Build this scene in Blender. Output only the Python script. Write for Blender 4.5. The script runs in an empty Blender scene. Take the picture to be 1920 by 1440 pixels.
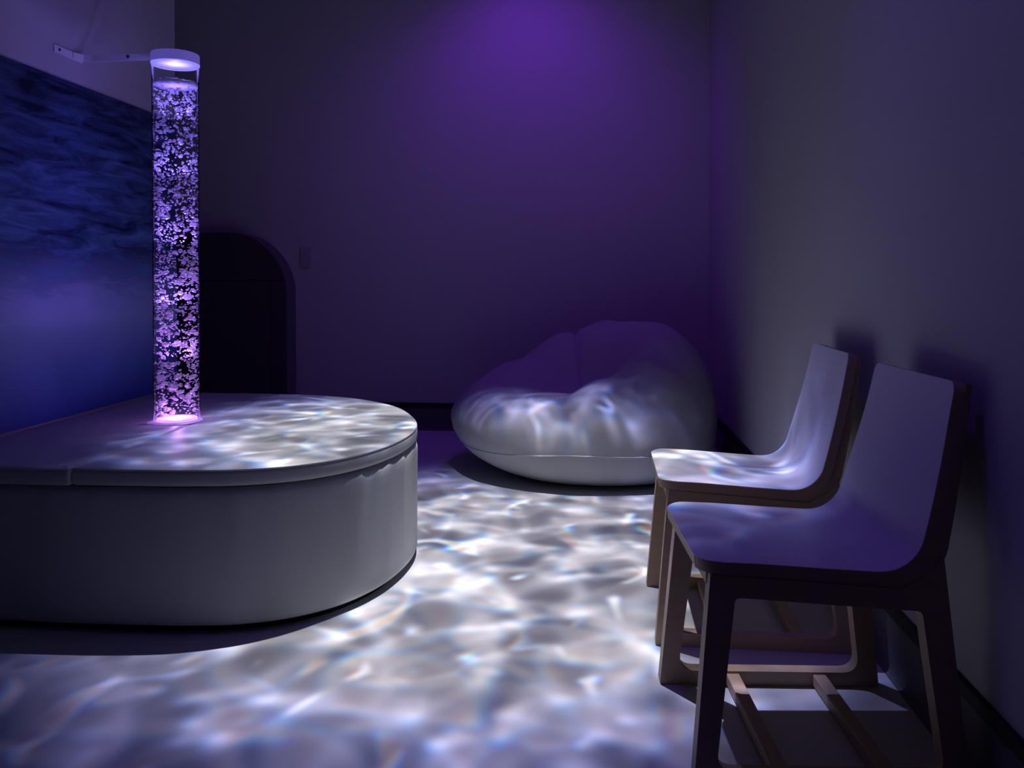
import bpy, bmesh, math, random
import numpy as np
from mathutils import Vector, Matrix, noise

R = math.radians
random.seed(7)
rng = np.random.default_rng(11)
C = bpy.context.scene.collection
scene = bpy.context.scene

# ------------------------------------------------------------------ camera
F_PX, W_PX = 1550.0, 1920.0
cd = bpy.data.cameras.new('camera')
cd.sensor_width = 36.0
cd.lens = 36.0 * F_PX / W_PX
PITCH = 0.7
cd.shift_y = -(198 - F_PX * math.tan(R(PITCH))) / W_PX
cd.clip_start = 0.05
cam = bpy.data.objects.new('camera', cd)
C.objects.link(cam)
cam.location = (0, 0, 1.0)
cam.rotation_euler = (R(90 - PITCH), 0, R(5.16))
scene.camera = cam

# ------------------------------------------------------------------ view
scene.view_settings.view_transform = 'Standard'
scene.view_settings.look = 'None'
scene.view_settings.exposure = 0.0
scene.view_settings.gamma = 1.0
scene.view_settings.use_curve_mapping = False
scene.cycles.max_bounces = 8
scene.cycles.transparent_max_bounces = 48
scene.cycles.diffuse_bounces = 4
scene.cycles.sample_clamp_indirect = 4.0

# ------------------------------------------------------------------ world
wd = bpy.data.worlds.new('world')
scene.world = wd
wd.use_nodes = True
wd.node_tree.nodes['Background'].inputs[0].default_value = (0.01, 0.008, 0.03, 1)
wd.node_tree.nodes['Background'].inputs[1].default_value = 0.1

# ------------------------------------------------------------------ lights
PROJ = Vector((-0.38, 2.89, 2.75))
PROJ_R = 1.72                      # radius of the light pool on the floor
PROJ_POWER = 270.0
PROJ_COL = (0.96, 0.965, 1.06)


def ripple_gobo(n=768, m=2200):
    """Light refracted through a rippled water disc: the effect wheel of the projector.
    Rays go through a random height field and are gathered for red, green and blue."""
    def field(wl_lo, wl_hi, seed):
        g = np.random.default_rng(seed)
        k = np.fft.fftfreq(m) * m
        kx, ky = np.meshgrid(k, k)
        # slightly stretched waves
        kk = np.hypot(kx * 0.9, ky * 1.15)
        lo, hi = 1.0 / wl_hi, 1.0 / wl_lo
        amp = np.exp(-((np.log(np.maximum(kk, 1e-6)) - np.log(math.sqrt(lo * hi))) / (0.5 * math.log(hi / lo))) ** 2)
        amp[0, 0] = 0
        ph = g.uniform(0, 2 * np.pi, (m, m))
        spec = amp * np.exp(1j * ph) * g.rayleigh(1, (m, m))
        gx = np.real(np.fft.ifft2(1j * kx * spec))
        gy = np.real(np.fft.ifft2(1j * ky * spec))
        hx = np.real(np.fft.ifft2(-kx * kx * spec))
        s = hx.std()
        return gx / s / (2 * np.pi), gy / s / (2 * np.pi)
    out = np.zeros((n, n, 3))
    u, v = np.meshgrid((np.arange(m) + .5) / m, (np.arange(m) + .5) / m)
    # (wavelength as a fraction of the picture, focus strength, weight, blur px, dispersion, seed)
    sets = [((0.10, 0.36), 2.6, 0.46, 7.0, 0.04, 3, 0), ((0.06, 0.20), 1.7, 0.30, 6.5, 0.05, 8, 0),
            ((0.07, 0.22), 0.80, 0.50, 3.5, 0.12, 13, 1), ((0.09, 0.28), 1.0, 0.42, 4.5, 0.12, 35, 1), ((0.11, 0.26), 0.9, 0.18, 14, 0.02, 22, 0)]
    out += 0.10
    f = np.fft.fftfreq(n)
    fx, fy = np.meshgrid(f, f)
    for (wl, strength, wgt, blur, disp, seed, glint) in sets:
        gx, gy = field(wl[0], wl[1], seed)
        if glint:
            # noise mask breaks the thresholded bright lines into short glints drawn in the picture
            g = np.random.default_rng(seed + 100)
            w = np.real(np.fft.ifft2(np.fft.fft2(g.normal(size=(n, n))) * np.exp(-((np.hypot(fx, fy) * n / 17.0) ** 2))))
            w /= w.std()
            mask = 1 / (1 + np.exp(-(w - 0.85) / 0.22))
        for c, d in enumerate((-1, 0, 1)):
            k = strength * (1 + d * disp)
            x = u + k * gx + d * 0.0035 * (u - .5)
            y = v + k * gy + d * 0.0035 * (v - .5)
            ix = (np.floor((x % 1.0) * n)).astype(np.int64) % n
            iy = (np.floor((y % 1.0) * n)).astype(np.int64) % n
            h = np.bincount((iy * n + ix).ravel(), minlength=n * n).reshape(n, n).astype(float)
            h /= h.mean()
            lp = np.exp(-2 * (np.pi * blur * 0.5) ** 2 * (fx ** 2 + fy ** 2))
            h = np.real(np.fft.ifft2(np.fft.fft2(h) * lp))
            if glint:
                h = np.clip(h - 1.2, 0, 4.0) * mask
            out[:, :, c] += wgt * np.clip(h, 0, None)
    out = np.clip(out, 0, 6.0)
    yy, xx = np.mgrid[0:n, 0:n]
    r = np.hypot((xx + .5) / n * 2 - 1, (yy + .5) / n * 2 - 1)
    fall = 1 / (1 + np.exp((r - 0.78) / 0.045))
    fall *= 1.0 - 0.45 * np.clip(r, 0, 1) ** 2
    fall[r > 0.985] = 0
    tint = np.ones((n, n, 3))
    e = np.clip((r - .50) / .34, 0, 1)[..., None]
    tint = tint * (1 - e) + np.array([0.50, 0.53, 1.25]) * e
    return out * fall[..., None] * tint


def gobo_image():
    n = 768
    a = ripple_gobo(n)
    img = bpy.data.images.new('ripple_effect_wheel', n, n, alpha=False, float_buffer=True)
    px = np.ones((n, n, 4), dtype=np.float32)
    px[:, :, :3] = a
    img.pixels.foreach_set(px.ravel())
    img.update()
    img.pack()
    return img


ld = bpy.data.lights.new('ripple_projector', 'SPOT')
ld.energy = PROJ_POWER
ld.color = PROJ_COL
ld.shadow_soft_size = 0.012
ld.spot_size = 2 * math.atan(PROJ_R * 1.05 / PROJ.z)
ld.spot_blend = 0.05
ld.use_nodes = True
nt = ld.node_tree
for nd in list(nt.nodes):
    nt.nodes.remove(nd)
tc = nt.nodes.new('ShaderNodeTexCoord')
sep = nt.nodes.new('ShaderNodeSeparateXYZ')
nt.links.new(tc.outputs['Normal'], sep.inputs[0])
comb = nt.nodes.new('ShaderNodeCombineXYZ')
for i, ax in enumerate('XY'):
    dv = nt.nodes.new('ShaderNodeMath'); dv.operation = 'DIVIDE'
    nt.links.new(sep.outputs[ax], dv.inputs[0]); nt.links.new(sep.outputs['Z'], dv.inputs[1])
    mu = nt.nodes.new('ShaderNodeMath'); mu.operation = 'MULTIPLY_ADD'
    nt.links.new(dv.outputs[0], mu.inputs[0])
    mu.inputs[1].default_value = 0.5 * PROJ.z / PROJ_R
    mu.inputs[2].default_value = 0.5
    nt.links.new(mu.outputs[0], comb.inputs[i])
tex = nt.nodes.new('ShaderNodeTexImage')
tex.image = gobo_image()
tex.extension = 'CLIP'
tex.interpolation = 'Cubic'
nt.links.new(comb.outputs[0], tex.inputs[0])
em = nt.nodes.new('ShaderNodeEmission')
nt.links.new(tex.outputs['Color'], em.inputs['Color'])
lo_ = nt.nodes.new('ShaderNodeOutputLight')
nt.links.new(em.outputs[0], lo_.inputs[0])
lo = bpy.data.objects.new('ripple_projector', ld)
lo.location = PROJ
C.objects.link(lo)


def lamp(name, kind, loc, target, energy, color, size=0.05, spot=None, blend=1.0):
    l = bpy.data.lights.new(name, kind)
    l.energy = energy
    l.color = color
    if kind == 'AREA':
        l.size = size
    else:
        l.shadow_soft_size = size
    if kind == 'SPOT':
        l.spot_size = R(spot)
        l.spot_blend = blend
    o = bpy.data.objects.new(name, l)
    o.location = loc
    if target is not None:
        o.rotation_euler = (Vector(target) - Vector(loc)).to_track_quat('-Z', 'Y').to_euler()
    C.objects.link(o)
    return o


VIOLET = (0.22, 0.025, 1.0)
lamp('violet_wall_spot', 'SPOT', (-0.42, 4.66, 3.16), (-0.34, 5.34, 1.5), 18, (0.26, 0.02, 1.0), 0.06, 120, 1.0)
lamp('violet_ceiling_spot', 'SPOT', (-0.1, 3.9, 3.12), (-0.5, 5.3, 1.2), 22, (0.26, 0.03, 1.0), 0.08, 110, 1.0)
lamp('blue_ceiling_spot', 'SPOT', (0.0, 1.9, 3.12), (0.45, 1.9, 0.4), 22, (0.17, 0.04, 1.0), 0.08, 75, 1.0)
lamp('violet_left_fill', 'SPOT', (-1.55, 3.0, 3.14), (-1.97, 2.9, 1.65), 3.6, (0.25, 0.03, 1.0), 0.08, 75, 1.0)  # added fill that tints the upper left wall and mural, no known fixture

# ------------------------------------------------------------------ helpers


def mat(name, color, rough=0.6, spec=0.4, metallic=0.0, bump=0.0, bscale=200.0, vary=0.0, vscale=4.0, sheen=0.0):
    m = bpy.data.materials.new(name)
    m.use_nodes = True
    n = m.node_tree
    b = n.nodes['Principled BSDF']
    b.inputs['Base Color'].default_value = (*color, 1)
    b.inputs['Roughness'].default_value = rough
    b.inputs['Metallic'].default_value = metallic
    b.inputs['Specular IOR Level'].default_value = spec
    if sheen:
        b.inputs['Sheen Weight'].default_value = sheen
    t = n.nodes.new('ShaderNodeTexCoord')
    if vary:
        nz = n.nodes.new('ShaderNodeTexNoise')
        nz.inputs['Scale'].default_value = vscale
        nz.inputs['Detail'].default_value = 5
        n.links.new(t.outputs['Object'], nz.inputs['Vector'])
        mx = n.nodes.new('ShaderNodeMix'); mx.data_type = 'RGBA'
        mx.inputs['A'].default_value = (*[c * (1 - vary) for c in color], 1)
        mx.inputs['B'].default_value = (*[min(1, c * (1 + vary)) for c in color], 1)
        n.links.new(nz.outputs['Fac'], mx.inputs['Factor'])
        n.links.new(mx.outputs['Result'], b.inputs['Base Color'])
    if bump:
        nb = n.nodes.new('ShaderNodeTexNoise')
        nb.inputs['Scale'].default_value = bscale
        nb.inputs['Detail'].default_value = 3
        n.links.new(t.outputs['Object'], nb.inputs['Vector'])
        bp = n.nodes.new('ShaderNodeBump')
        bp.inputs['Strength'].default_value = bump
        bp.inputs['Distance'].default_value = 0.002
        n.links.new(nb.outputs['Fac'], bp.inputs['Height'])
        n.links.new(bp.outputs['Normal'], b.inputs['Normal'])
    return m


def wood_mat(name, c1, c2, axis=0, rough=0.5):
    m = bpy.data.materials.new(name)
    m.use_nodes = True
    n = m.node_tree
    b = n.nodes['Principled BSDF']
    b.inputs['Roughness'].default_value = rough
    b.inputs['Specular IOR Level'].default_value = 0.35
    t = n.nodes.new('ShaderNodeTexCoord')
    mp = n.nodes.new('ShaderNodeMapping')
    sc = [28, 28, 28]; sc[axis] = 2.0
    mp.inputs['Scale'].default_value = sc
    n.links.new(t.outputs['Object'], mp.inputs['Vector'])
    nz = n.nodes.new('ShaderNodeTexNoise'); nz.inputs['Scale'].default_value = 2.0; nz.inputs['Detail'].default_value = 6
    n.links.new(mp.outputs[0], nz.inputs['Vector'])
    mx = n.nodes.new('ShaderNodeMix'); mx.data_type = 'RGBA'
    mx.inputs['A'].default_value = (*c1, 1); mx.inputs['B'].default_value = (*c2, 1)
    n.links.new(nz.outputs['Fac'], mx.inputs['Factor'])
    n.links.new(mx.outputs['Result'], b.inputs['Base Color'])
    return m


def link(name, bm, m, parent=None, smooth=False, kind=None):
    me = bpy.data.meshes.new(name)
    bmesh.ops.recalc_face_normals(bm, faces=bm.faces)
    bm.to_mesh(me); bm.free()
    for mm in (m if isinstance(m, (list, tuple)) else [m]):
        me.materials.append(mm)
    if smooth:
        me.shade_smooth()
    o = bpy.data.objects.new(name, me)
    C.objects.link(o)
    if parent is not None:
        o.parent = parent
    if kind:
        o['kind'] = kind
    return o


def auto_smooth(o, ang=35):
    me = o.data
    me.shade_smooth()
    me.set_sharp_from_angle(angle=R(ang))
    return o


def struct(name, bm, m, parent=None):
    o = link(name, bm, m, parent)
    if parent is None:
        o['kind'] = 'structure'
    return o


def thing(name, label, cat, loc=(0, 0, 0), rz=0.0, group=None):
    o = bpy.data.objects.new(name, None)
    o.empty_display_size = 0.1
    o.location = loc
    o.rotation_euler = (0, 0, rz)
    C.objects.link(o)
    o['label'] = label; o['category'] = cat
    if group:
        o['group'] = group
    return o


def tag(o, label, cat, group=None):
    o['label'] = label; o['category'] = cat
    if group:
        o['group'] = group
    return o


def add_box(bm, lo, hi, bevel=0.0, seg=2):
    lo = Vector(lo); hi = Vector(hi)
    r = bmesh.ops.create_cube(bm, size=1.0, matrix=Matrix.Translation((lo + hi) / 2) @ Matrix.Diagonal((*(hi - lo), 1)))
    if bevel:
        es = list({e for v in r['verts'] for e in v.link_edges})
        bmesh.ops.bevel(bm, geom=es, offset=bevel, segments=seg, affect='EDGES', profile=0.5)
    return bm


def box(lo, hi, bevel=0.0, seg=2):
    return add_box(bmesh.new(), lo, hi, bevel, seg)


def add_prism(bm, pts, plane, a, b, bevel=0.0):
    """closed outline pts (2D) pushed from a to b along the remaining axis; plane 'xz', 'xy' or 'yz'"""
    def P(p, t):
        if plane == 'xz': return (p[0], t, p[1])
        if plane == 'xy': return (p[0], p[1], t)
        return (t, p[0], p[1])
    va = [bm.verts.new(P(p, a)) for p in pts]
    vb = [bm.verts.new(P(p, b)) for p in pts]
    n = len(pts)
    caps = [bm.faces.new(va), bm.faces.new(vb[::-1])]
    for i in range(n):
        bm.faces.new((va[i], va[(i + 1) % n], vb[(i + 1) % n], vb[i]))
    if bevel:
        es = list({e for f in caps for e in f.edges})
        bmesh.ops.bevel(bm, geom=es, offset=bevel, segments=2, affect='EDGES', profile=0.5)
    return bm


def add_ring_prism(bm, outer, inner, a, b):
    """frame shape in xz: same number of points in outer and inner, pushed from y=a to y=b"""
    n = len(outer)
    o1 = [bm.verts.new((p[0], a, p[1])) for p in outer]; o2 = [bm.verts.new((p[0], b, p[1])) for p in outer]
    i1 = [bm.verts.new((p[0], a, p[1])) for p in inner]; i2 = [bm.verts.new((p[0], b, p[1])) for p in inner]
    for i in range(n):
        j = (i + 1) % n
        bm.faces.new((o1[i], o1[j], i1[j], i1[i]))
        bm.faces.new((o2[j], o2[i], i2[i], i2[j]))
        bm.faces.new((o1[j], o1[i], o2[i], o2[j]))
        bm.faces.new((i1[i], i1[j], i2[j], i2[i]))
    return bm


def add_lathe(bm, prof, seg=48, center=(0, 0)):
    rings = []
    for r, z in prof:
        if r < 1e-5:
            rings.append([bm.verts.new((center[0], center[1], z))])
        else:
            rings.append([bm.verts.new((center[0] + r * math.cos(2 * math.pi * k / seg), center[1] + r * math.sin(2 * math.pi * k / seg), z)) for k in range(seg)])
    for A, B in zip(rings, rings[1:]):
        for k in range(seg):
            k2 = (k + 1) % seg
            if len(A) == 1 and len(B) == 1:
                continue
            if len(A) == 1:
                bm.faces.new((A[0], B[k], B[k2]))
            elif len(B) == 1:
                bm.faces.new((A[k], A[k2], B[0]))
            else:
                bm.faces.new((A[k], A[k2], B[k2], B[k]))
    return bm


def add_tube(bm, pts, r, seg=8, closed=False):
    pts = [Vector(p) for p in pts]
    n = len(pts)
    rings = []
    for i, p in enumerate(pts):
        if closed:
            d = pts[(i + 1) % n] - pts[i - 1]
        else:
            d = pts[min(i + 1, n - 1)] - pts[max(i - 1, 0)]
        d.normalize()
        up = Vector((0, 0, 1)) if abs(d.z) < 0.9 else Vector((1, 0, 0))
        s = d.cross(up).normalized(); u = s.cross(d)
        rings.append([bm.verts.new(p + r * (math.cos(2 * math.pi * k / seg) * s + math.sin(2 * math.pi * k / seg) * u)) for k in range(seg)])
    rng_ = range(n) if closed else range(n - 1)
    for i in rng_:
        A, B = rings[i], rings[(i + 1) % n]
        for k in range(seg):
            bm.faces.new((A[k], A[(k + 1) % seg], B[(k + 1) % seg], B[k]))
    if not closed:
        bm.faces.new(rings[0][::-1]); bm.faces.new(rings[-1])
    return bm


def catmull(pts, n=8, closed=False):
    out = []
    P = [Vector(p) for p in pts]
    m = len(P)
    last = m if closed else m - 1
    for i in range(last):
        p1, p2 = P[i], P[(i + 1) % m]
        p0 = P[i - 1] if (closed or i > 0) else p1 * 2 - p2
        p3 = P[(i + 2) % m] if (closed or i + 2 < m) else p2 * 2 - p1
        for k in range(n):
            t = k / n
            out.append(0.5 * ((2 * p1) + (-p0 + p2) * t + (2 * p0 - 5 * p1 + 4 * p2 - p3) * t * t + (-p0 + 3 * p1 - 3 * p2 + p3) * t ** 3))
    if not closed:
        out.append(P[-1])
    return out


def round_poly(pts, radii, seg=6):
    """2D polygon with rounded corners"""
    out = []
    n = len(pts)
    for i in range(n):
        p = Vector(pts[i]); a = Vector(pts[i - 1]); b = Vector(pts[(i + 1) % n])
        r = radii[i] if isinstance(radii, (list, tuple)) else radii
        if r <= 0:
            out.append(tuple(p)); continue
        u = (a - p).normalized(); v = (b - p).normalized()
        ang = u.angle(v)
        d = min(r / math.tan(ang / 2), (a - p).length * .49, (b - p).length * .49)
        s = p + u * d; e = p + v * d
        for k in range(seg + 1):
            t = k / seg
            q = (1 - t) ** 2 * s + 2 * t * (1 - t) * (p * 0.93 + (s + e) / 2 * 0.07) + t ** 2 * e
            out.append((q.x, q.y))
    return out


# ------------------------------------------------------------------ materials
M_wall = mat('white_wall_paint', (0.44, 0.43, 0.45), 0.75, 0.25, bump=0.15, bscale=120, vary=0.03, vscale=2)
M_ceil = mat('ceiling_paint', (0.40, 0.39, 0.41), 0.85, 0.2)
M_floor = mat('pale_vinyl_floor', (0.50, 0.50, 0.52), 0.5, 0.35, bump=0.06, bscale=300, vary=0.03, vscale=3)
M_cove = mat('grey_vinyl_skirting', (0.11, 0.105, 0.11), 0.6, 0.3, vary=0.05)
M_cap = mat('black_skirting_cap', (0.015, 0.014, 0.016), 0.6, 0.3)
M_vinyl = mat('white_upholstery_vinyl', (0.40, 0.41, 0.42), 0.5, 0.35, bump=0.12, bscale=260, vary=0.02)
M_dark = mat('black_recess', (0.012, 0.012, 0.013), 0.7, 0.2)
M_bag = mat('pale_beanbag_fabric', (0.38, 0.38, 0.40), 0.7, 0.25, bump=0.25, bscale=240, vary=0.03)
M_lam = mat('white_laminate', (0.66, 0.66, 0.68), 0.38, 0.4, vary=0.01)
M_wood = wood_mat('beech_wood', (0.34, 0.24, 0.16), (0.44, 0.32, 0.22))
M_cup = mat('dark_cupboard_panel', (0.055, 0.05, 0.06), 0.6, 0.3, vary=0.05)
M_cupside = mat('cupboard_edge', (0.13, 0.12, 0.14), 0.6, 0.3)
M_plate = mat('switch_plate_plastic', (0.35, 0.33, 0.38), 0.4, 0.4)
M_brk = mat('white_bracket_enamel', (0.7, 0.7, 0.72), 0.4, 0.4)
M_screw = mat('dark_screw', (0.05, 0.05, 0.06), 0.4, 0.5, metallic=0.6)
M_cap_t = mat('white_tube_cap', (0.75, 0.73, 0.78), 0.45, 0.4)
_n = M_cap_t.node_tree
_tl = _n.nodes.new('ShaderNodeBsdfTranslucent'); _tl.inputs[0].default_value = (0.75, 0.72, 0.8, 1)
_mx = _n.nodes.new('ShaderNodeMixShader'); _mx.inputs[0].default_value = 0.45
_n.links.new(_n.nodes['Principled BSDF'].outputs[0], _mx.inputs[1]); _n.links.new(_tl.outputs[0], _mx.inputs[2])
_n.links.new(_mx.outputs[0], _n.nodes['Material Output'].inputs[0])

# ------------------------------------------------------------------ room shell
XR, XL, YB, YC, XLL, YF, ZC = 0.775, -1.97, 5.37, 3.82, -3.3, -1.6, 3.2
T = 0.12
struct('floor', box((XLL - T, YF - T, -0.1), (XR + T, YB + T, 0)), M_floor)
struct('ceiling', box((XLL - T, YF - T, ZC), (XR + T, YB + T, ZC + 0.1)), M_ceil)
struct('wall_right', box((XR, YF - T, 0), (XR + T, YB + T, ZC)), M_wall)
struct('wall_back', box((XLL - T, YB, 0), (XR, YB + T, ZC)), M_wall)
struct('wall_left', box((XL - 0.9, YF, 0), (XL, YC, ZC)), M_wall)
struct('wall_recess', box((XLL - T, YC - 0.1, 0), (XLL, YB, ZC)), M_wall)
struct('wall_front', box((XL, YF - T, 0), (XR, YF, ZC)), M_wall)


def skirting(name, a, b, nrm):
    """coved skirting between two floor points, nrm points into the room; a dark cap runs along its top"""
    a = Vector((*a, 0)); b = Vector((*b, 0)); nrm = Vector((*nrm, 0))
    prof = [(0, 0), (0.022, 0), (0.014, 0.006), (0.010, 0.016), (0.009, 0.15), (0, 0.15)]
    capp = [(0, 0.15), (0.014, 0.15), (0.014, 0.176), (0.011, 0.18), (0, 0.18)]
    obs = []
    for pf in (prof, capp):
        bm = bmesh.new()
        A = [bm.verts.new(a + nrm * p[0] + Vector((0, 0, p[1]))) for p in pf]
        B = [bm.verts.new(b + nrm * p[0] + Vector((0, 0, p[1]))) for p in pf]
        n = len(pf)
        bm.faces.new(A); bm.faces.new(B[::-1])
        for i in range(n):
            bm.faces.new((A[i], A[(i + 1) % n], B[(i + 1) % n], B[i]))
        obs.append(bm)
    o = struct(name, obs[0], M_cove)
    link('skirting_cap', obs[1], M_cap, o)
    return o


skirting('baseboard_right', (XR, YF), (XR, YB), (-1, 0))
skirting('baseboard_back', (-1.93, YB), (XR - 0.023, YB), (0, -1))

# ------------------------------------------------------------------ mural on the left wall


def mural_material():
    m = bpy.data.materials.new('printed_sea_mural')
    m.use_nodes = True
    n = m.node_tree; L = n.links
    b = n.nodes['Principled BSDF']
    b.inputs['Roughness'].default_value = 0.55
    b.inputs['Specular IOR Level'].default_value = 0.25
    t = n.nodes.new('ShaderNodeTexCoord')
    sp = n.nodes.new('ShaderNodeSeparateXYZ'); L.new(t.outputs['Object'], sp.inputs[0])
    # streaky waves, squeezed vertically
    mp = n.nodes.new('ShaderNodeMapping'); mp.inputs['Scale'].default_value = (1, 1.5, 9.0)
    L.new(t.outputs['Object'], mp.inputs['Vector'])
    n1 = n.nodes.new('ShaderNodeTexNoise'); n1.inputs['Scale'].default_value = 2.2; n1.inputs['Detail'].default_value = 6
    n1.inputs['Roughness'].default_value = 0.62; n1.inputs['Distortion'].default_value = 0.9
    L.new(mp.outputs[0], n1.inputs['Vector'])
    r1 = n.nodes.new('ShaderNodeValToRGB')
    r1.color_ramp.elements[0].position = 0.36; r1.color_ramp.elements[0].color = (0.0, 0.0, 0.0, 1)
    r1.color_ramp.elements[1].position = 0.72; r1.color_ramp.elements[1].color = (1, 1, 1, 1)
    L.new(n1.outputs['Fac'], r1.inputs[0])
    # the print itself: dark wave undersides above, clear lighter water below
    hgt = n.nodes.new('ShaderNodeMapRange')
    hgt.inputs['From Min'].default_value = 0.45; hgt.inputs['From Max'].default_value = 1.75
    L.new(sp.outputs['Z'], hgt.inputs['Value'])
    rw = n.nodes.new('ShaderNodeValToRGB')       # wave colours
    els = rw.color_ramp.elements
    els[0].position = 0.0; els[0].color = (0.002, 0.012, 0.075, 1)
    els[1].position = 1.0; els[1].color = (0.12, 0.24, 0.52, 1)
    L.new(r1.outputs[0], rw.inputs[0])
    rb = n.nodes.new('ShaderNodeValToRGB')       # water colours by height
    e = rb.color_ramp.elements
    e[0].position = 0.0; e[0].color = (0.03, 0.08, 0.38, 1)
    e[1].position = 0.42; e[1].color = (0.22, 0.31, 0.58, 1)
    x = e.new(0.15); x.color = (0.14, 0.25, 0.62, 1)
    x = e.new(0.30); x.color = (0.34, 0.46, 0.80, 1)
    L.new(hgt.outputs[0], rb.inputs[0])
    # mixing factor with ragged edge
    ad = n.nodes.new('ShaderNodeMath'); ad.operation = 'MULTIPLY_ADD'
    L.new(n1.outputs['Fac'], ad.inputs[0]); ad.inputs[1].default_value = 0.30
    L.new(hgt.outputs[0], ad.inputs[2])
    fr = n.nodes.new('ShaderNodeMapRange'); fr.interpolation_type = 'SMOOTHSTEP'
    fr.inputs['From Min'].default_value = 0.50; fr.inputs['From Max'].default_value = 0.66
    L.new(ad.outputs[0], fr.inputs['Value'])
    mx = n.nodes.new('ShaderNodeMix'); mx.data_type = 'RGBA'
    L.new(fr.outputs[0], mx.inputs['Factor']); L.new(rb.outputs[0], mx.inputs['A']); L.new(rw.outputs[0], mx.inputs['B'])
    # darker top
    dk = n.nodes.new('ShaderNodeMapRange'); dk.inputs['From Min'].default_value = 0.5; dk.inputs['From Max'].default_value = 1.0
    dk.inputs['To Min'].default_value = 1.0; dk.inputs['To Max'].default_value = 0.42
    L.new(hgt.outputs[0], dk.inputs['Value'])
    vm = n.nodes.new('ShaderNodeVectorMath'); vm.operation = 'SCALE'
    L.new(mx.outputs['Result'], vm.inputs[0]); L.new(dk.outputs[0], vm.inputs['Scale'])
    L.new(vm.outputs[0], b.inputs['Base Color'])
    return m


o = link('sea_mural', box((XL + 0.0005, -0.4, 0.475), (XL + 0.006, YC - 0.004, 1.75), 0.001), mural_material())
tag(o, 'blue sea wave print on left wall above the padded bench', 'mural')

# ------------------------------------------------------------------ padded bench
near = [(-1.443, 2.198), (-1.25, 2.203), (-1.10, 2.212), (-0.962, 2.236), (-0.825, 2.30), (-0.715, 2.41), (-0.64, 2.565),
        (-0.604, 2.76), (-0.612, 2.95), (-0.672, 3.15), (-0.79, 3.38), (-0.975, 3.565), (-1.20, 3.672), (-1.45, 3.71)]
SEAM_X = -1.443
curve = [(p.x, p.y) for p in catmull([Vector((x, y, 0)) for x, y in near], 8)]
XW = XL + 0.008
pad_right = curve + [(SEAM_X, 3.71)] if curve[-1][0] > SEAM_X else curve
pad_left = round_poly([(XW, 2.19), (SEAM_X - 0.0015, 2.19), (SEAM_X - 0.0015, 3.712), (XW, 3.712)], [0.0, 0.012, 0.012, 0.0], 4)
pad_left_simple = pad_left
base_outline = [(XW, 2.205)] + curve + [(XW, 3.71)]


def inset_poly(pts, d):
    n = len(pts); out = []
    area = sum(pts[i][0] * pts[(i + 1) % n][1] - pts[(i + 1) % n][0] * pts[i][1] for i in range(n))
    s = 1 if area > 0 else -1
    for i in range(n):
        a, p, b = Vector(pts[i - 1]), Vector(pts[i]), Vector(pts[(i + 1) % n])
        e1 = (p - a); e2 = (b - p)
        if e1.length < 1e-6: e1 = e2
        if e2.length < 1e-6: e2 = e1
        n1 = Vector((-e1.y, e1.x)).normalized(); n2 = Vector((-e2.y, e2.x)).normalized()
        q = n1 + n2
        q = q / max(q.length_squared / 2, 0.6)
        p2 = p + s * q * d
        out.append((p2.x, p2.y))
    return out


def loft(bm, outline, levels, fold=None, cap=True):
    """levels: (inset, z); fold(p, z) pushes points outwards"""
    rings = []
    cx = sum(p[0] for p in outline) / len(outline); cy = sum(p[1] for p in outline) / len(outline)
    for ins, z in levels:
        q = inset_poly(outline, ins) if ins else outline
        ring = []
        for p in q:
            x, y = p
            if fold and x > XW + 0.02:
                d = fold(x, y, z)
                v = Vector((x - cx, y - cy)).normalized() * d
                x += v.x; y += v.y
            ring.append(bm.verts.new((x, y, z)))
        rings.append(ring)
    n = len(outline)
    for A, B in zip(rings, rings[1:]):
        for k in range(n):
            bm.faces.new((A[k], A[(k + 1) % n], B[(k + 1) % n], B[k]))
    if cap:
        bmesh.ops.triangulate(bm, faces=[bm.faces.new(rings[0][::-1]), bm.faces.new(rings[-1])])
    return bm


bench = thing('padded_bench', 'white vinyl padded bench base with rounded end under the bubble tube', 'bench', (-1.3, 2.95, 0))


def in_bench(o):
    o.parent = bench
    o.matrix_parent_inverse = Matrix.Translation((1.3, -2.95, 0))
    return o


def base_fold(x, y, z):
    # small puckers where the vinyl is stapled under the rim, long shallow vertical folds near the round end
    t = math.atan2(y - 2.95, x + 1.3)
    up = math.exp(-((z - 0.415) / 0.05) ** 2)
    d = 0.004 * up * noise.noise(Vector((t * 26, z * 10, 0)))
    d += 0.0035 * max(0, z / 0.42) * noise.noise(Vector((t * 11, z * 1.2, 4.0)))
    d += 0.003 * math.exp(-((t + 0.33) / 0.018) ** 2) * (z / 0.42)
    return d


dense = []
for i in range(len(base_outline)):
    a = Vector(base_outline[i]); b = Vector(base_outline[(i + 1) % len(base_outline)])
    k = max(1, int((b - a).length / 0.012))
    if i == len(base_outline) - 1: k = 1
    for j in range(k):
        p = a.lerp(b, j / k); dense.append((p.x, p.y))
lv = [(0.03, 0.028), (0.010, 0.024), (0.003, 0.028), (0.0, 0.040)] + [(0.0, 0.04 + 0.03 * k) for k in range(1, 12)] + [(0.001, 0.390), (0.004, 0.403), (0.011, 0.411), (0.025, 0.414), (0.06, 0.415)]
in_bench(auto_smooth(link('base', loft(bmesh.new(), dense, lv, base_fold), M_vinyl), 50))
in_bench(auto_smooth(link('plinth', loft(bmesh.new(), base_outline, [(0.035, 0.0), (0.035, 0.027)]), M_dark), 40))


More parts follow.
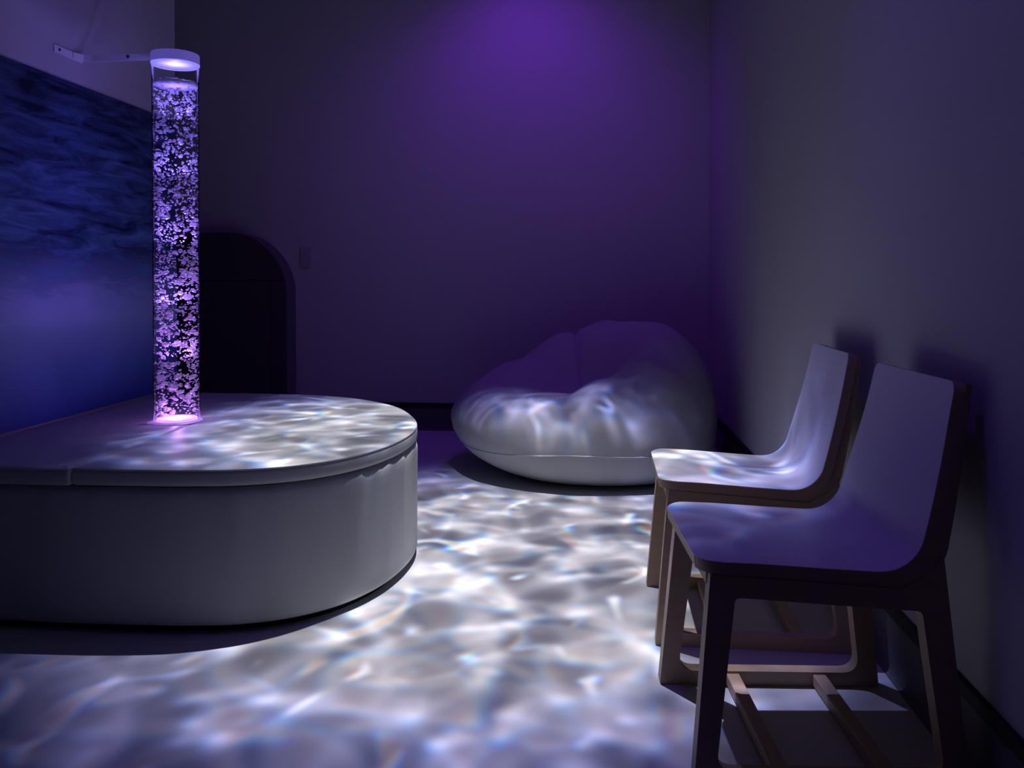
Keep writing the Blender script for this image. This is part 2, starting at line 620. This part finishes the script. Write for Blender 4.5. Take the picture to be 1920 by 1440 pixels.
def make_pad(name, outline, label):
    t = thing(name, label, 'cushion', (sum(p[0] for p in outline) / len(outline), 2.95, 0.4155))
    inv = Matrix.Translation(-Vector(t.location))
    lv = [(0.015, 0.4155), (0.006, 0.4175), (0.001, 0.424), (0.0, 0.432), (0.0, 0.452), (0.002, 0.460), (0.008, 0.4655), (0.016, 0.4675), (0.022, 0.468)]
    o = link('cushion_cover', loft(bmesh.new(), outline, lv), M_vinyl); auto_smooth(o, 50)
    o.parent = t; o.matrix_parent_inverse = inv
    bm = bmesh.new()
    add_tube(bm, [(p[0], p[1], 0.4625) for p in inset_poly(outline, 0.0035)], 0.0032, 6, closed=True)
    o = link('welt', bm, M_vinyl, smooth=True)
    o.parent = t; o.matrix_parent_inverse = inv
    return t


def densify(poly, step=0.03):
    out = []
    for i in range(len(poly)):
        a = Vector(poly[i]); b = Vector(poly[(i + 1) % len(poly)])
        k = max(1, int((b - a).length / step))
        for j in range(k):
            p = a.lerp(b, j / k); out.append((p.x, p.y))
    return out


pr = [(SEAM_X + 0.0015 + max(0, p[0] - SEAM_X - 0.0015), p[1]) for p in pad_right]
pr2 = []
for p in pr:
    if not pr2 or (Vector(p) - Vector(pr2[-1])).length > 1e-4:
        pr2.append(p)
make_pad('bench_cushion', densify(pr2), 'rounded white cushion pad at bench end carrying the bubble tube')
make_pad('bench_cushion', densify(pad_left_simple), 'straight white cushion pad between seam and blue sea mural')

# ------------------------------------------------------------------ bubble tube
TX, TY, TR = -1.517, 2.945, 0.0825
Z0, Z1, ZW = 0.4685, 1.828, 1.722
tube = thing('bubble_tube', 'tall clear bubble tube lit violet standing on the bench cushion', 'bubble lamp', (TX, TY, Z0))


def in_tube(o):
    o.parent = tube
    return o


def emis(name, col, s):
    m = bpy.data.materials.new(name); m.use_nodes = True
    n = m.node_tree
    b = n.nodes['Principled BSDF']
    b.inputs['Base Color'].default_value = (0.8, 0.75, 0.85, 1)
    b.inputs['Emission Color'].default_value = (*col, 1)
    b.inputs['Emission Strength'].default_value = s
    return m


def clear_material(name, ior, tint):
    m = bpy.data.materials.new(name); m.use_nodes = True
    n = m.node_tree; n.nodes.remove(n.nodes['Principled BSDF'])
    out = n.nodes['Material Output']
    tr = n.nodes.new('ShaderNodeBsdfTransparent'); tr.inputs[0].default_value = (*tint, 1)
    gl = n.nodes.new('ShaderNodeBsdfGlossy'); gl.inputs['Roughness'].default_value = 0.08
    fr = n.nodes.new('ShaderNodeFresnel'); fr.inputs['IOR'].default_value = ior
    mx = n.nodes.new('ShaderNodeMixShader')
    n.links.new(fr.outputs[0], mx.inputs[0]); n.links.new(tr.outputs[0], mx.inputs[1]); n.links.new(gl.outputs[0], mx.inputs[2])
    n.links.new(mx.outputs[0], out.inputs[0])
    return m


def bubble_material():
    m = bpy.data.materials.new('air_bubble'); m.use_nodes = True
    n = m.node_tree; n.nodes.remove(n.nodes['Principled BSDF'])
    L = n.links
    out = n.nodes['Material Output']
    tr = n.nodes.new('ShaderNodeBsdfTransparent'); tr.inputs[0].default_value = (1, 1, 1, 1)
    gl = n.nodes.new('ShaderNodeBsdfGlossy'); gl.inputs['Roughness'].default_value = 0.22
    df = n.nodes.new('ShaderNodeBsdfDiffuse'); df.inputs[0].default_value = (0.93, 0.92, 0.95, 1)
    tl = n.nodes.new('ShaderNodeBsdfTranslucent'); tl.inputs[0].default_value = (0.8, 0.78, 0.85, 1)
    a = n.nodes.new('ShaderNodeMixShader'); a.inputs[0].default_value = 0.45
    L.new(df.outputs[0], a.inputs[1]); L.new(gl.outputs[0], a.inputs[2])
    c = n.nodes.new('ShaderNodeMixShader'); c.inputs[0].default_value = 0.25
    L.new(a.outputs[0], c.inputs[1]); L.new(tl.outputs[0], c.inputs[2])
    lw = n.nodes.new('ShaderNodeLayerWeight'); lw.inputs[0].default_value = 0.45
    mr = n.nodes.new('ShaderNodeMapRange'); mr.inputs['To Min'].default_value = 0.36; mr.inputs['To Max'].default_value = 0.95
    L.new(lw.outputs['Facing'], mr.inputs['Value'])
    mx = n.nodes.new('ShaderNodeMixShader')
    L.new(mr.outputs[0], mx.inputs[0]); L.new(tr.outputs[0], mx.inputs[1]); L.new(c.outputs[0], mx.inputs[2])
    L.new(mx.outputs[0], out.inputs[0])
    return m


M_acr = clear_material('clear_acrylic', 1.10, (0.97, 0.97, 1.0))
M_bub = bubble_material()
M_foam = mat('white_foam', (0.85, 0.83, 0.9), 0.5, 0.5, bump=0.9, bscale=90)
H = Z1 - Z0
zw = ZW - Z0
# acrylic shell with wall thickness
bm = bmesh.new()
add_lathe(bm, [(TR, 0.004), (TR, H - 0.03)], 64)
in_tube(link('acrylic_tube', bm, M_acr, smooth=False)); auto_smooth(tube.children[-1], 30)
# cap with a rim, hollow below
bm = bmesh.new()
add_lathe(bm, [(0, H), (TR + 0.001, H), (TR + 0.0025, H - 0.003), (TR + 0.0025, H - 0.040)], 64)
add_lathe(bm, [(TR + 0.0024, H - 0.036), (0, H - 0.036)], 64)
in_tube(auto_smooth(link('cap', bm, M_cap_t), 30))
# glowing base collar, a little uneven like the hole in the vinyl
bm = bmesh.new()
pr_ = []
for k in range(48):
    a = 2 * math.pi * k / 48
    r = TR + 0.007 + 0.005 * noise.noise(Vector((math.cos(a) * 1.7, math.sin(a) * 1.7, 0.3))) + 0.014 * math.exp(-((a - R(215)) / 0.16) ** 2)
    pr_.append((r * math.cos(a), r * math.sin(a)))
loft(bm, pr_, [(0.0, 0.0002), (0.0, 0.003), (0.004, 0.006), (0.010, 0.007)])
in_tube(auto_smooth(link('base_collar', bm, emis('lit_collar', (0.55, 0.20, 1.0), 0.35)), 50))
bm = bmesh.new()
add_lathe(bm, [(0, 0.014), (TR - 0.012, 0.014), (TR - 0.010, 0.010), (TR - 0.010, 0.0075), (0, 0.0075)], 48)
in_tube(auto_smooth(link('light_base', bm, emis('led_plate', (0.60, 0.30, 1.0), 1.2)), 40))

# foam where the bubbles break the surface
bm = bmesh.new()
rr = TR - 0.0048
seg, rings = 64, 14
prev = None
ctr = bm.verts.new((0, 0, zw + 0.010))
for i in range(1, rings + 1):
    r = rr * i / rings
    ring = []
    for k in range(seg):
        a = 2 * math.pi * k / seg
        x, y = r * math.cos(a), r * math.sin(a)
        z = zw + 0.008 * noise.noise(Vector((x * 60, y * 60, 1))) + 0.010 * (1 - (r / rr) ** 2) + 0.004 * noise.noise(Vector((x * 160, y * 160, 5)))
        ring.append(bm.verts.new((x, y, z)))
    for k in range(seg):
        if prev is None:
            bm.faces.new((ctr, ring[k], ring[(k + 1) % seg]))
        else:
            bm.faces.new((prev[k], ring[k], ring[(k + 1) % seg], prev[(k + 1) % seg]))
    prev = ring
low = [bm.verts.new((v.co.x, v.co.y, zw - 0.012 - 0.006 * noise.noise(Vector((v.co.x * 70, v.co.y * 70, 9))))) for v in prev]
for k in range(seg):
    bm.faces.new((prev[k], low[k], low[(k + 1) % seg], prev[(k + 1) % seg]))
bm.faces.new(low[::-1])
in_tube(link('foam', bm, M_foam, smooth=True))


def bubble_bm(seed, sub):
    bm = bmesh.new()
    bmesh.ops.create_icosphere(bm, subdivisions=sub, radius=1.0)
    for v in bm.verts:
        q = v.co * 1.25 + Vector((seed * 3.7, seed, -seed))
        k = 1 + 0.55 * noise.noise(q) + 0.25 * noise.noise(q * 2.2)
        v.co = Vector((v.co.x * k, v.co.y * k, v.co.z * k * 0.72))
    return bm


protos = []
for s in range(6):
    me = bpy.data.meshes.new('bubble')
    b = bubble_bm(s, 2); b.to_mesh(me); b.free(); me.shade_smooth(); me.materials.append(M_bub)
    protos.append(me)


def bubble_pos():
    while True:
        x, y = random.uniform(-1, 1), random.uniform(-1, 1)
        if x * x + y * y < 1:
            q = math.hypot(x, y) + 1e-6
            g = q ** 0.35 / q; x *= g; y *= g
            z = random.uniform(0.02, zw - 0.02)
            d = noise.noise(Vector((x * 1.8, y * 1.8, z * 16))) + 0.5 * noise.noise(Vector((x * 4, y * 4, z * 40)))
            if random.random() < 0.52 + 1.25 * d:
                return x, y, z


def rot():
    return (random.uniform(-.6, .6), random.uniform(-.6, .6), random.uniform(0, 6.28))


n_big = 0
while n_big < 220:
    x, y, z = bubble_pos()
    s = random.uniform(0.0055, 0.0095) * (1.25 - 0.35 * z / zw)
    r = TR - 0.002 - 1.35 * s
    o = bpy.data.objects.new('bubble', random.choice(protos))
    o.location = (x * r, y * r, z)
    o.rotation_euler = rot()
    o.scale = (s * random.uniform(.8, 1.5), s * random.uniform(.8, 1.3), s * random.uniform(.7, 1.2))
    o.parent = tube
    C.objects.link(o)
    n_big += 1
V, Fc = [], []
small = []
for s in range(5):
    b = bubble_bm(20 + s, 1)
    small.append((np.array([v.co[:] for v in b.verts]), [[v.index for v in f.verts] for f in b.faces])); b.free()
from mathutils import Euler
off = 0
for i in range(2600):
    x, y, z = bubble_pos()
    s = random.uniform(0.0018, 0.0052)
    r = TR - 0.002 - 1.3 * s
    v, f = random.choice(small)
    m3 = np.array(Euler(rot()).to_matrix())
    p = (v * np.array([random.uniform(.8, 1.6), random.uniform(.8, 1.3), random.uniform(.7, 1.3)]) * s) @ m3.T + np.array([x * r, y * r, z])
    V.append(p); Fc += [[k + off for k in t] for t in f]; off += len(v)
me = bpy.data.meshes.new('fine_bubbles')
me.from_pydata(np.concatenate(V).tolist(), [], Fc); me.shade_smooth(); me.materials.append(M_bub)
o = bpy.data.objects.new('fine_bubbles', me); o['kind'] = 'stuff'; o.parent = tube; C.objects.link(o)

# the lamps of the tube: LED in the base, its light led up the water column
for k, (z, e, c) in enumerate([(0.02, 0.60, (0.56, 0.22, 1.0)), (0.22, 0.65, (0.48, 0.21, 1.0)), (0.42, 0.65, (0.38, 0.19, 1.0)), (0.65, 0.7, (0.30, 0.17, 1.0)),
                               (0.90, 0.55, (0.24, 0.16, 1.0)), (1.12, 0.45, (0.22, 0.16, 1.0)), (1.28, 0.38, (0.26, 0.22, 1.0))]):
    if k == 0:      # the bare LED in the base
        l = lamp('tube_light', 'POINT', (0, 0, 0.045), None, 0.6, c, 0.012)
    else:
        l = lamp('tube_light', 'SPOT', (0, 0, z), (0, 0, z + 1), e * 3.4, c, 0.012, 160, 0.4)
    l.parent = tube

# bracket to the wall
br = thing('tube_bracket', 'thin white metal bracket tying the tube cap to the wall', 'bracket', (XL, 3.03, 1.856))
bm = bmesh.new()
add_box(bm, (0.0005, -0.12, -0.014), (0.004, 0.055, 0.014), 0.0008)
link('wall_flange', bm, M_brk, br)
xe = TX - XL - 0.07
pth = round_poly([(0.004, -0.012), (0.02, 0.034), (0.05, 0.0405), (xe, 0.0405), (xe, 0.0365), (0.05, 0.0365), (0.022, 0.030), (0.008, -0.012)], [0, .01, .01, 0, 0, .01, .01, 0], 3)
bm = bmesh.new()
add_prism(bm, pth, 'xy', -0.0125, 0.0125)
link('arm', bm, M_brk, br)
for (x, y, z, ax) in ((0.004, -0.09, 0.0, 'x'), (0.20, 0.0365, 0.003, 'y'), (0.315, 0.0365, 0.003, 'y')):
    bm = bmesh.new()
    add_lathe(bm, [(0, 0.003), (0.004, 0.003), (0.006, 0.001), (0.006, 0), (0, 0)], 12)
    o = link('screw', bm, M_screw, br)
    o.location = (x, y, z)
    o.rotation_euler = (0, R(90), 0) if ax == 'x' else (R(90), 0, 0)

# ------------------------------------------------------------------ arched cupboard and switch
CX0, CX1, CYF, CTOP = -2.98, -1.935, YB - 0.18, 1.30
cup = thing('arched_cupboard', 'dark arched cupboard with round shoulders against the back wall', 'cupboard', ((CX0 + CX1) / 2, YB, 0))
inv = Matrix.Translation(-Vector(cup.location))


def in_cup(o):
    o.parent = cup; o.matrix_parent_inverse = inv
    return o


def arch(x0, x1, top, r, z0=0.0, n=14):
    pts = [(x0, z0), (x1, z0)]
    for k in range(n + 1):
        a = (math.pi / 2) * k / n
        pts.append((x1 - r + r * math.cos(a), top - r + r * math.sin(a)))
    for k in range(n + 1):
        a = math.pi / 2 + (math.pi / 2) * k / n
        pts.append((x0 + r + r * math.cos(a), top - r + r * math.sin(a)))
    return pts


in_cup(auto_smooth(link('body', add_prism(bmesh.new(), arch(CX0, CX1, CTOP, 0.40), 'xz', CYF + 0.02, YB - 0.001, 0.004), M_cupside), 30))
# front panels with recessed joints
zj = 0.987
xs = CX1 - 0.105


def clip_poly(pts, ax, lim, keep_above):
    out = []
    for i in range(len(pts)):
        p, q = pts[i], pts[(i + 1) % len(pts)]
        ip = (p[ax] >= lim) == keep_above; iq = (q[ax] >= lim) == keep_above
        if ip: out.append(p)
        if ip != iq:
            t = (lim - p[ax]) / (q[ax] - p[ax])
            out.append((p[0] + t * (q[0] - p[0]), p[1] + t * (q[1] - p[1])))
    return out


face = arch(CX0 + 0.004, CX1 - 0.004, CTOP - 0.004, 0.396)
up = clip_poly(face, 1, zj + 0.003, True)
in_cup(auto_smooth(link('top_panel', add_prism(bmesh.new(), up, 'xz', CYF, CYF + 0.02), M_cup), 30))
below = clip_poly(face, 1, zj - 0.003, False)
for nm, seg_ in (('stile', clip_poly(below, 0, xs + 0.003, True)), ('stile', clip_poly(below, 0, CX0 + 0.105, False)),
                 ('door', clip_poly(clip_poly(below, 0, xs - 0.003, False), 0, CX0 + 0.111, True))):
    in_cup(auto_smooth(link(nm, add_prism(bmesh.new(), seg_, 'xz', CYF, CYF + 0.02), M_cup), 30))

sw = thing('wall_switch', 'small rectangular switch plate beside the arched dark cupboard', 'switch', (-1.865, YB, 1.14))
link('face_plate', box((-0.034, -0.012, -0.066), (0.034, -0.0005, 0.066), 0.003), M_plate, sw)
for z in (-0.033, 0.02):
    link('rocker', box((-0.014, -0.016, z - 0.012), (0.014, -0.010, z + 0.018), 0.002), M_plate, sw)

# ------------------------------------------------------------------ bean bag
bag = thing('beanbag_chair', 'large pale vinyl beanbag chair slumped in the far corner', 'beanbag', (0, 0, 0))
BX, BY, BA, BB, BZ = -0.02, 4.42, 0.70, 0.69, 0.29


def sm(a, b, x):
    t = min(1, max(0, (x - a) / (b - a)))
    return t * t * (3 - 2 * t)


def bag_rim(th):
    # height of the rolled rim round the seat hollow; th = 0 towards the right wall, 90 deg towards the back wall
    keys = [(-180, .45), (-140, .44), (-105, .435), (-75, .515), (-45, .61), (-10, .70), (30, .76), (70, .76), (105, .68), (140, .54), (180, .45)]
    d = math.degrees(th)
    for (a, h1), (b, h2) in zip(keys, keys[1:]):
        if a <= d <= b:
            return h1 + (h2 - h1) * sm(a, b, d)
    return .45


def bag_point(th, v):
    """v 0..1: bottom pole to equator to hollow centre"""
    wob = 1 + 0.025 * noise.noise(Vector((math.cos(th) * 1.5, math.sin(th) * 1.5, 2.0)))
    # plan is a little squarish
    n_ = 2.08
    c, s = math.cos(th), math.sin(th)
    rad = (abs(c) ** n_ + abs(s) ** n_) ** (-1 / n_) * wob
    zc = BZ - 0.02
    if v < 0.12:
        rho = 0.50 * v / 0.12; z = 0.0
    elif v < 0.40:
        t = (v - 0.12) / 0.28
        a = t * math.pi / 2
        rho = 0.50 + 0.50 * math.sin(a) ** 0.75; z = zc * (1 - math.cos(a)) ** 0.95
    elif v < 0.75:
        t = (v - 0.40) / 0.35
        a = t * math.pi / 2
        h = bag_rim(th)
        rho = 1 - 0.40 * (1 - math.cos(a)) ** 1.0
        z = zc + (h - zc) * math.sin(a) ** 0.9
    else:
        t = (v - 0.75) / 0.25
        h = bag_rim(th)
        rho = 0.60 * (1 - t)
        z = h + (0.40 - h) * sm(-0.15, 1.0, t) if t > 0 else h
        z = h + (0.40 - h) * sm(0.0, 0.9, t)
    # creases: radial tucks over the rim
    if v > 0.40:
        w = sm(0.45, 0.62, v) * (1 - 0.75 * sm(0.80, 1.0, v))
        for (d0, wd_, dep) in ((-62, 5, .011), (-100, 7, .007), (-128, 6, .009), (-35, 7, .007), (96, 2.0, .030), (60, 7, .008), (135, 7, .008), (15, 7, .008)):
            dd = (math.degrees(th) - d0 + 180) % 360 - 180
            z -= w * dep * math.exp(-(dd / wd_) ** 2)
        # deep tuck where the arm meets the backrest
        dd = (math.degrees(th) + 52 + 180) % 360 - 180
        rho *= 1 - 0.03 * math.exp(-(dd / 7) ** 2) * math.exp(-((v - 0.62) / .07) ** 2)
    lean = 0.10 * (1 - sm(0.10, 0.42, v))
    x = BX + lean + BA * rad * rho * c; y = BY + BB * rad * rho * s
    k = min(1, max(0, (v - 0.13) / 0.1))
    p = Vector((x, y, z))
    p += Vector((c, s, 0.5)) * (0.012 * k * noise.noise(p * 5.0 + Vector((3, 0, 0))) + 0.005 * k * noise.noise(p * 13.0))
    p.x = min(p.x, XR - 0.035)
    p.z = max(p.z, 0.0)
    return p


NT, NV = 180, 110
bm = bmesh.new()
rows = []
bot = bm.verts.new((BX + 0.10, BY, 0))
for j in range(1, NV):
    v = j / NV
    rows.append([bm.verts.new(bag_point(-math.pi + 2 * math.pi * k / NT, v)) for k in range(NT)])
topv = bm.verts.new(sum((q.co for q in rows[-1]), Vector()) / NT)
for k in range(NT):
    bm.faces.new((bot, rows[0][(k + 1) % NT], rows[0][k]))
    bm.faces.new((topv, rows[-1][k], rows[-1][(k + 1) % NT]))
for A, B in zip(rows, rows[1:]):
    for k in range(NT):
        bm.faces.new((A[k], A[(k + 1) % NT], B[(k + 1) % NT], B[k]))
link('cover', bm, M_bag, bag, smooth=True)
# piped seam round the widest line and the upright seam of the backrest
bm = bmesh.new()
pts = []
for k in range(NT):
    th = -math.pi + 2 * math.pi * k / NT
    v = 0.335 + 0.012 * math.sin(th * 3)
    p = bag_point(th, v); pts.append(p)
add_tube(bm, pts, 0.0035, 6, closed=True)
link('seam', bm, M_bag, bag, smooth=True)

# ------------------------------------------------------------------ chairs
SW = 0.44     # seat width


def shell_profile():
    """centre line of the upper surface (x back, z up)"""
    pts = [(0.0, 0.444), (0.03, 0.447), (0.12, 0.444), (0.25, 0.436), (0.345, 0.431)]
    # bend
    cx, cz, r = 0.352, 0.516, 0.085
    a0, a1 = -90, -9
    for k in range(1, 11):
        a = R(a0 + (a1 - a0) * k / 10)
        pts.append((cx + r * math.cos(a), cz + r * math.sin(a)))
    x0, z0 = pts[-1]
    for k in range(1, 9):
        t = k / 8
        pts.append((x0 + 0.070 * t + 0.004 * math.sin(math.pi * t), z0 + (0.797 - z0) * t))
    return pts


def offs(pts, d):
    out = []
    n = len(pts)
    for i in range(n):
        a = Vector(pts[max(0, i - 1)]); b = Vector(pts[min(n - 1, i + 1)])
        t = (b - a).normalized()
        nn = Vector((t.y, -t.x))           # below / behind the surface
        p = Vector(pts[i]) + nn * d
        out.append((p.x, p.y))
    return out


def arc_len(pts):
    s = [0]
    for a, b in zip(pts, pts[1:]):
        s.append(s[-1] + (Vector(b) - Vector(a)).length)
    return s


def resample(pts, n):
    s = arc_len(pts)
    out = []
    for k in range(n + 1):
        q = s[-1] * k / n
        i = max(j for j in range(len(s)) if s[j] <= q + 1e-9)
        i = min(i, len(pts) - 2)
        t = (q - s[i]) / (s[i + 1] - s[i])
        out.append(tuple(Vector(pts[i]).lerp(Vector(pts[i + 1]), t)))
    return out


def half_width(s, L):
    """half width of the shell along its length, rounded at front and top"""
    w = SW / 2
    rf, rt = 0.055, 0.022
    t = s / L
    w -= 0.028 * sm(0.55, 1.0, t)
    if s < rf:
        w -= rf - math.sqrt(max(0, rf * rf - (rf - s) ** 2))
    if L - s < rt:
        q = rt - (L - s)
        w -= rt - math.sqrt(max(0, rt * rt - q * q))
    return w


def sheet(top, bot, shrink=0.0, nx=10):
    """closed slab between two profile lines"""
    L = arc_len(top)[-1]; s = arc_len(top)
    bm = bmesh.new()
    T_, B_ = [], []
    for i in range(len(top)):
        w = half_width(min(max(s[i], 0.0008), L - 0.0008), L) - shrink
        T_.append([bm.verts.new((top[i][0], -w + 2 * w * k / nx, top[i][1])) for k in range(nx + 1)])
        B_.append([bm.verts.new((bot[i][0], -w + 2 * w * k / nx, bot[i][1])) for k in range(nx + 1)])
    n = len(top)
    for i in range(n - 1):
        for k in range(nx):
            bm.faces.new((T_[i][k], T_[i + 1][k], T_[i + 1][k + 1], T_[i][k + 1]))
            bm.faces.new((B_[i][k + 1], B_[i + 1][k + 1], B_[i + 1][k], B_[i][k]))
        bm.faces.new((T_[i][0], B_[i][0], B_[i + 1][0], T_[i + 1][0]))
        bm.faces.new((T_[i + 1][nx], B_[i + 1][nx], B_[i][nx], T_[i][nx]))
    for i in (0, n - 1):
        for k in range(nx):
            bm.faces.new((T_[i][k], T_[i][k + 1], B_[i][k + 1], B_[i][k]))
    return bm


def make_chair(label, loc, rz):
    t = thing('side_chair', label, 'chair', loc, rz, 'plywood chairs along the right wall')
    prof = shell_profile()
    fine = resample(prof, 70)
    # denser at both ends so that the corners are round
    L = arc_len(fine)[-1]
    ss = sorted({round(x, 5) for x in [0, .0006, .002, .005, .010, .017, .026, .038, .055] + [L - q for q in (0, .0006, .002, .005, .010, .016, .022)]} | {round(L * k / 60, 5) for k in range(4, 59)})
    S = arc_len(fine)
    dense = []
    for q in ss:
        q = min(max(q, 0), L)
        i = min(max(j for j in range(len(S)) if S[j] <= q + 1e-9), len(fine) - 2)
        k = (q - S[i]) / (S[i + 1] - S[i])
        dense.append(tuple(Vector(fine[i]).lerp(Vector(fine[i + 1]), k)))
    shell = auto_smooth(link('seat_shell', sheet(offs(dense, 0.0012), offs(dense, 0.024)), M_wood, t), 40)
    auto_smooth(link('laminate_face', sheet(dense, offs(dense, 0.0012), 0.0012), M_lam, shell), 40)
    # side frames: closed loop of front leg, floor runner, rear leg and rail, with an arm that follows the shell up the back
    low = offs(prof, 0.0238)
    for sgn in (-1, 1):
        y1 = sgn * (SW / 2 - 0.006); y0 = sgn * (SW / 2 - 0.042)
        a, b = min(y0, y1), max(y0, y1)
        outer = [(0.024, 0.421), (-0.012, 0.0), (0.520, 0.0), (0.474, 0.470), (0.455, 0.432), (0.395, 0.396)]
        inner = [(0.072, 0.376), (0.032, 0.036), (0.472, 0.036), (0.432, 0.354), (0.410, 0.355), (0.385, 0.356)]
        o_ = round_poly(outer, [0.004, 0.006, 0.006, 0.02, 0.01, 0.01], 6)
        i_ = round_poly(inner, [0.012, 0.035, 0.035, 0.02, 0.004, 0.004], 6)
        bm = bmesh.new()
        add_ring_prism(bm, o_, i_, a, b)
        for v in bm.verts:                      # the legs splay a little outwards
            v.co.y += sgn * 0.02 * max(0.0, 1 - v.co.z / 0.42)
        auto_smooth(link('leg_frame', bm, M_wood, t), 35)
        # rail band under the seat and up the back
        i0 = 1
        up_ = low[i0:]
        s_ = arc_len(up_)
        thick = [0.036 if q < 0.45 * s_[-1] else 0.036 - 0.024 * (q / s_[-1] - 0.45) / 0.55 for q in s_]
        lo2 = []
        for i in range(len(up_)):
            A = Vector(up_[max(0, i - 1)]); B = Vector(up_[min(len(up_) - 1, i + 1)])
            tt = (B - A).normalized(); nn = Vector((tt.y, -tt.x))
            p = Vector(up_[i]) + nn * thick[i]; lo2.append((p.x, p.y))
        bm = bmesh.new()
        n = len(up_)
        vs = [[bm.verts.new((p[0], yy - sgn * 0.026 * sm(0.5, 1.0, s_[i] / s_[-1]), p[1])) for i, p in enumerate(line)] for line in (up_, lo2) for yy in (a + 0.001, b + 0.001 if sgn > 0 else b - 0.001)]
        for i in range(n - 1):
            for q, r in ((0, 1), (1, 3), (3, 2), (2, 0)):
                bm.faces.new((vs[q][i], vs[q][i + 1], vs[r][i + 1], vs[r][i]))
        for i in (0, n - 1):
            bm.faces.new((vs[0][i], vs[1][i], vs[3][i], vs[2][i]))
        auto_smooth(link('side_rail', bm, M_wood, t), 40)
    # front apron joining the two front legs, two floor stretchers
    bm = bmesh.new()
    add_box(bm, (0.020, -SW / 2 + 0.03, 0.392), (0.040, SW / 2 - 0.03, 0.4215), 0.003)
    link('front_apron', bm, M_wood, t)
    for x in (0.165, 0.375):
        bm = bmesh.new()
        add_box(bm, (x - 0.016, -SW / 2 + 0.025, 0.004), (x + 0.016, SW / 2 - 0.025, 0.032), 0.003)
        link('stretcher', bm, M_wood, t)
    return t


make_chair('white seated wooden chair in front, nearest the camera', (0.205, 1.852, 0), R(3.5))
make_chair('white seated wooden chair behind, nearer the beanbag', (0.203, 2.500, 0), R(-1.0))
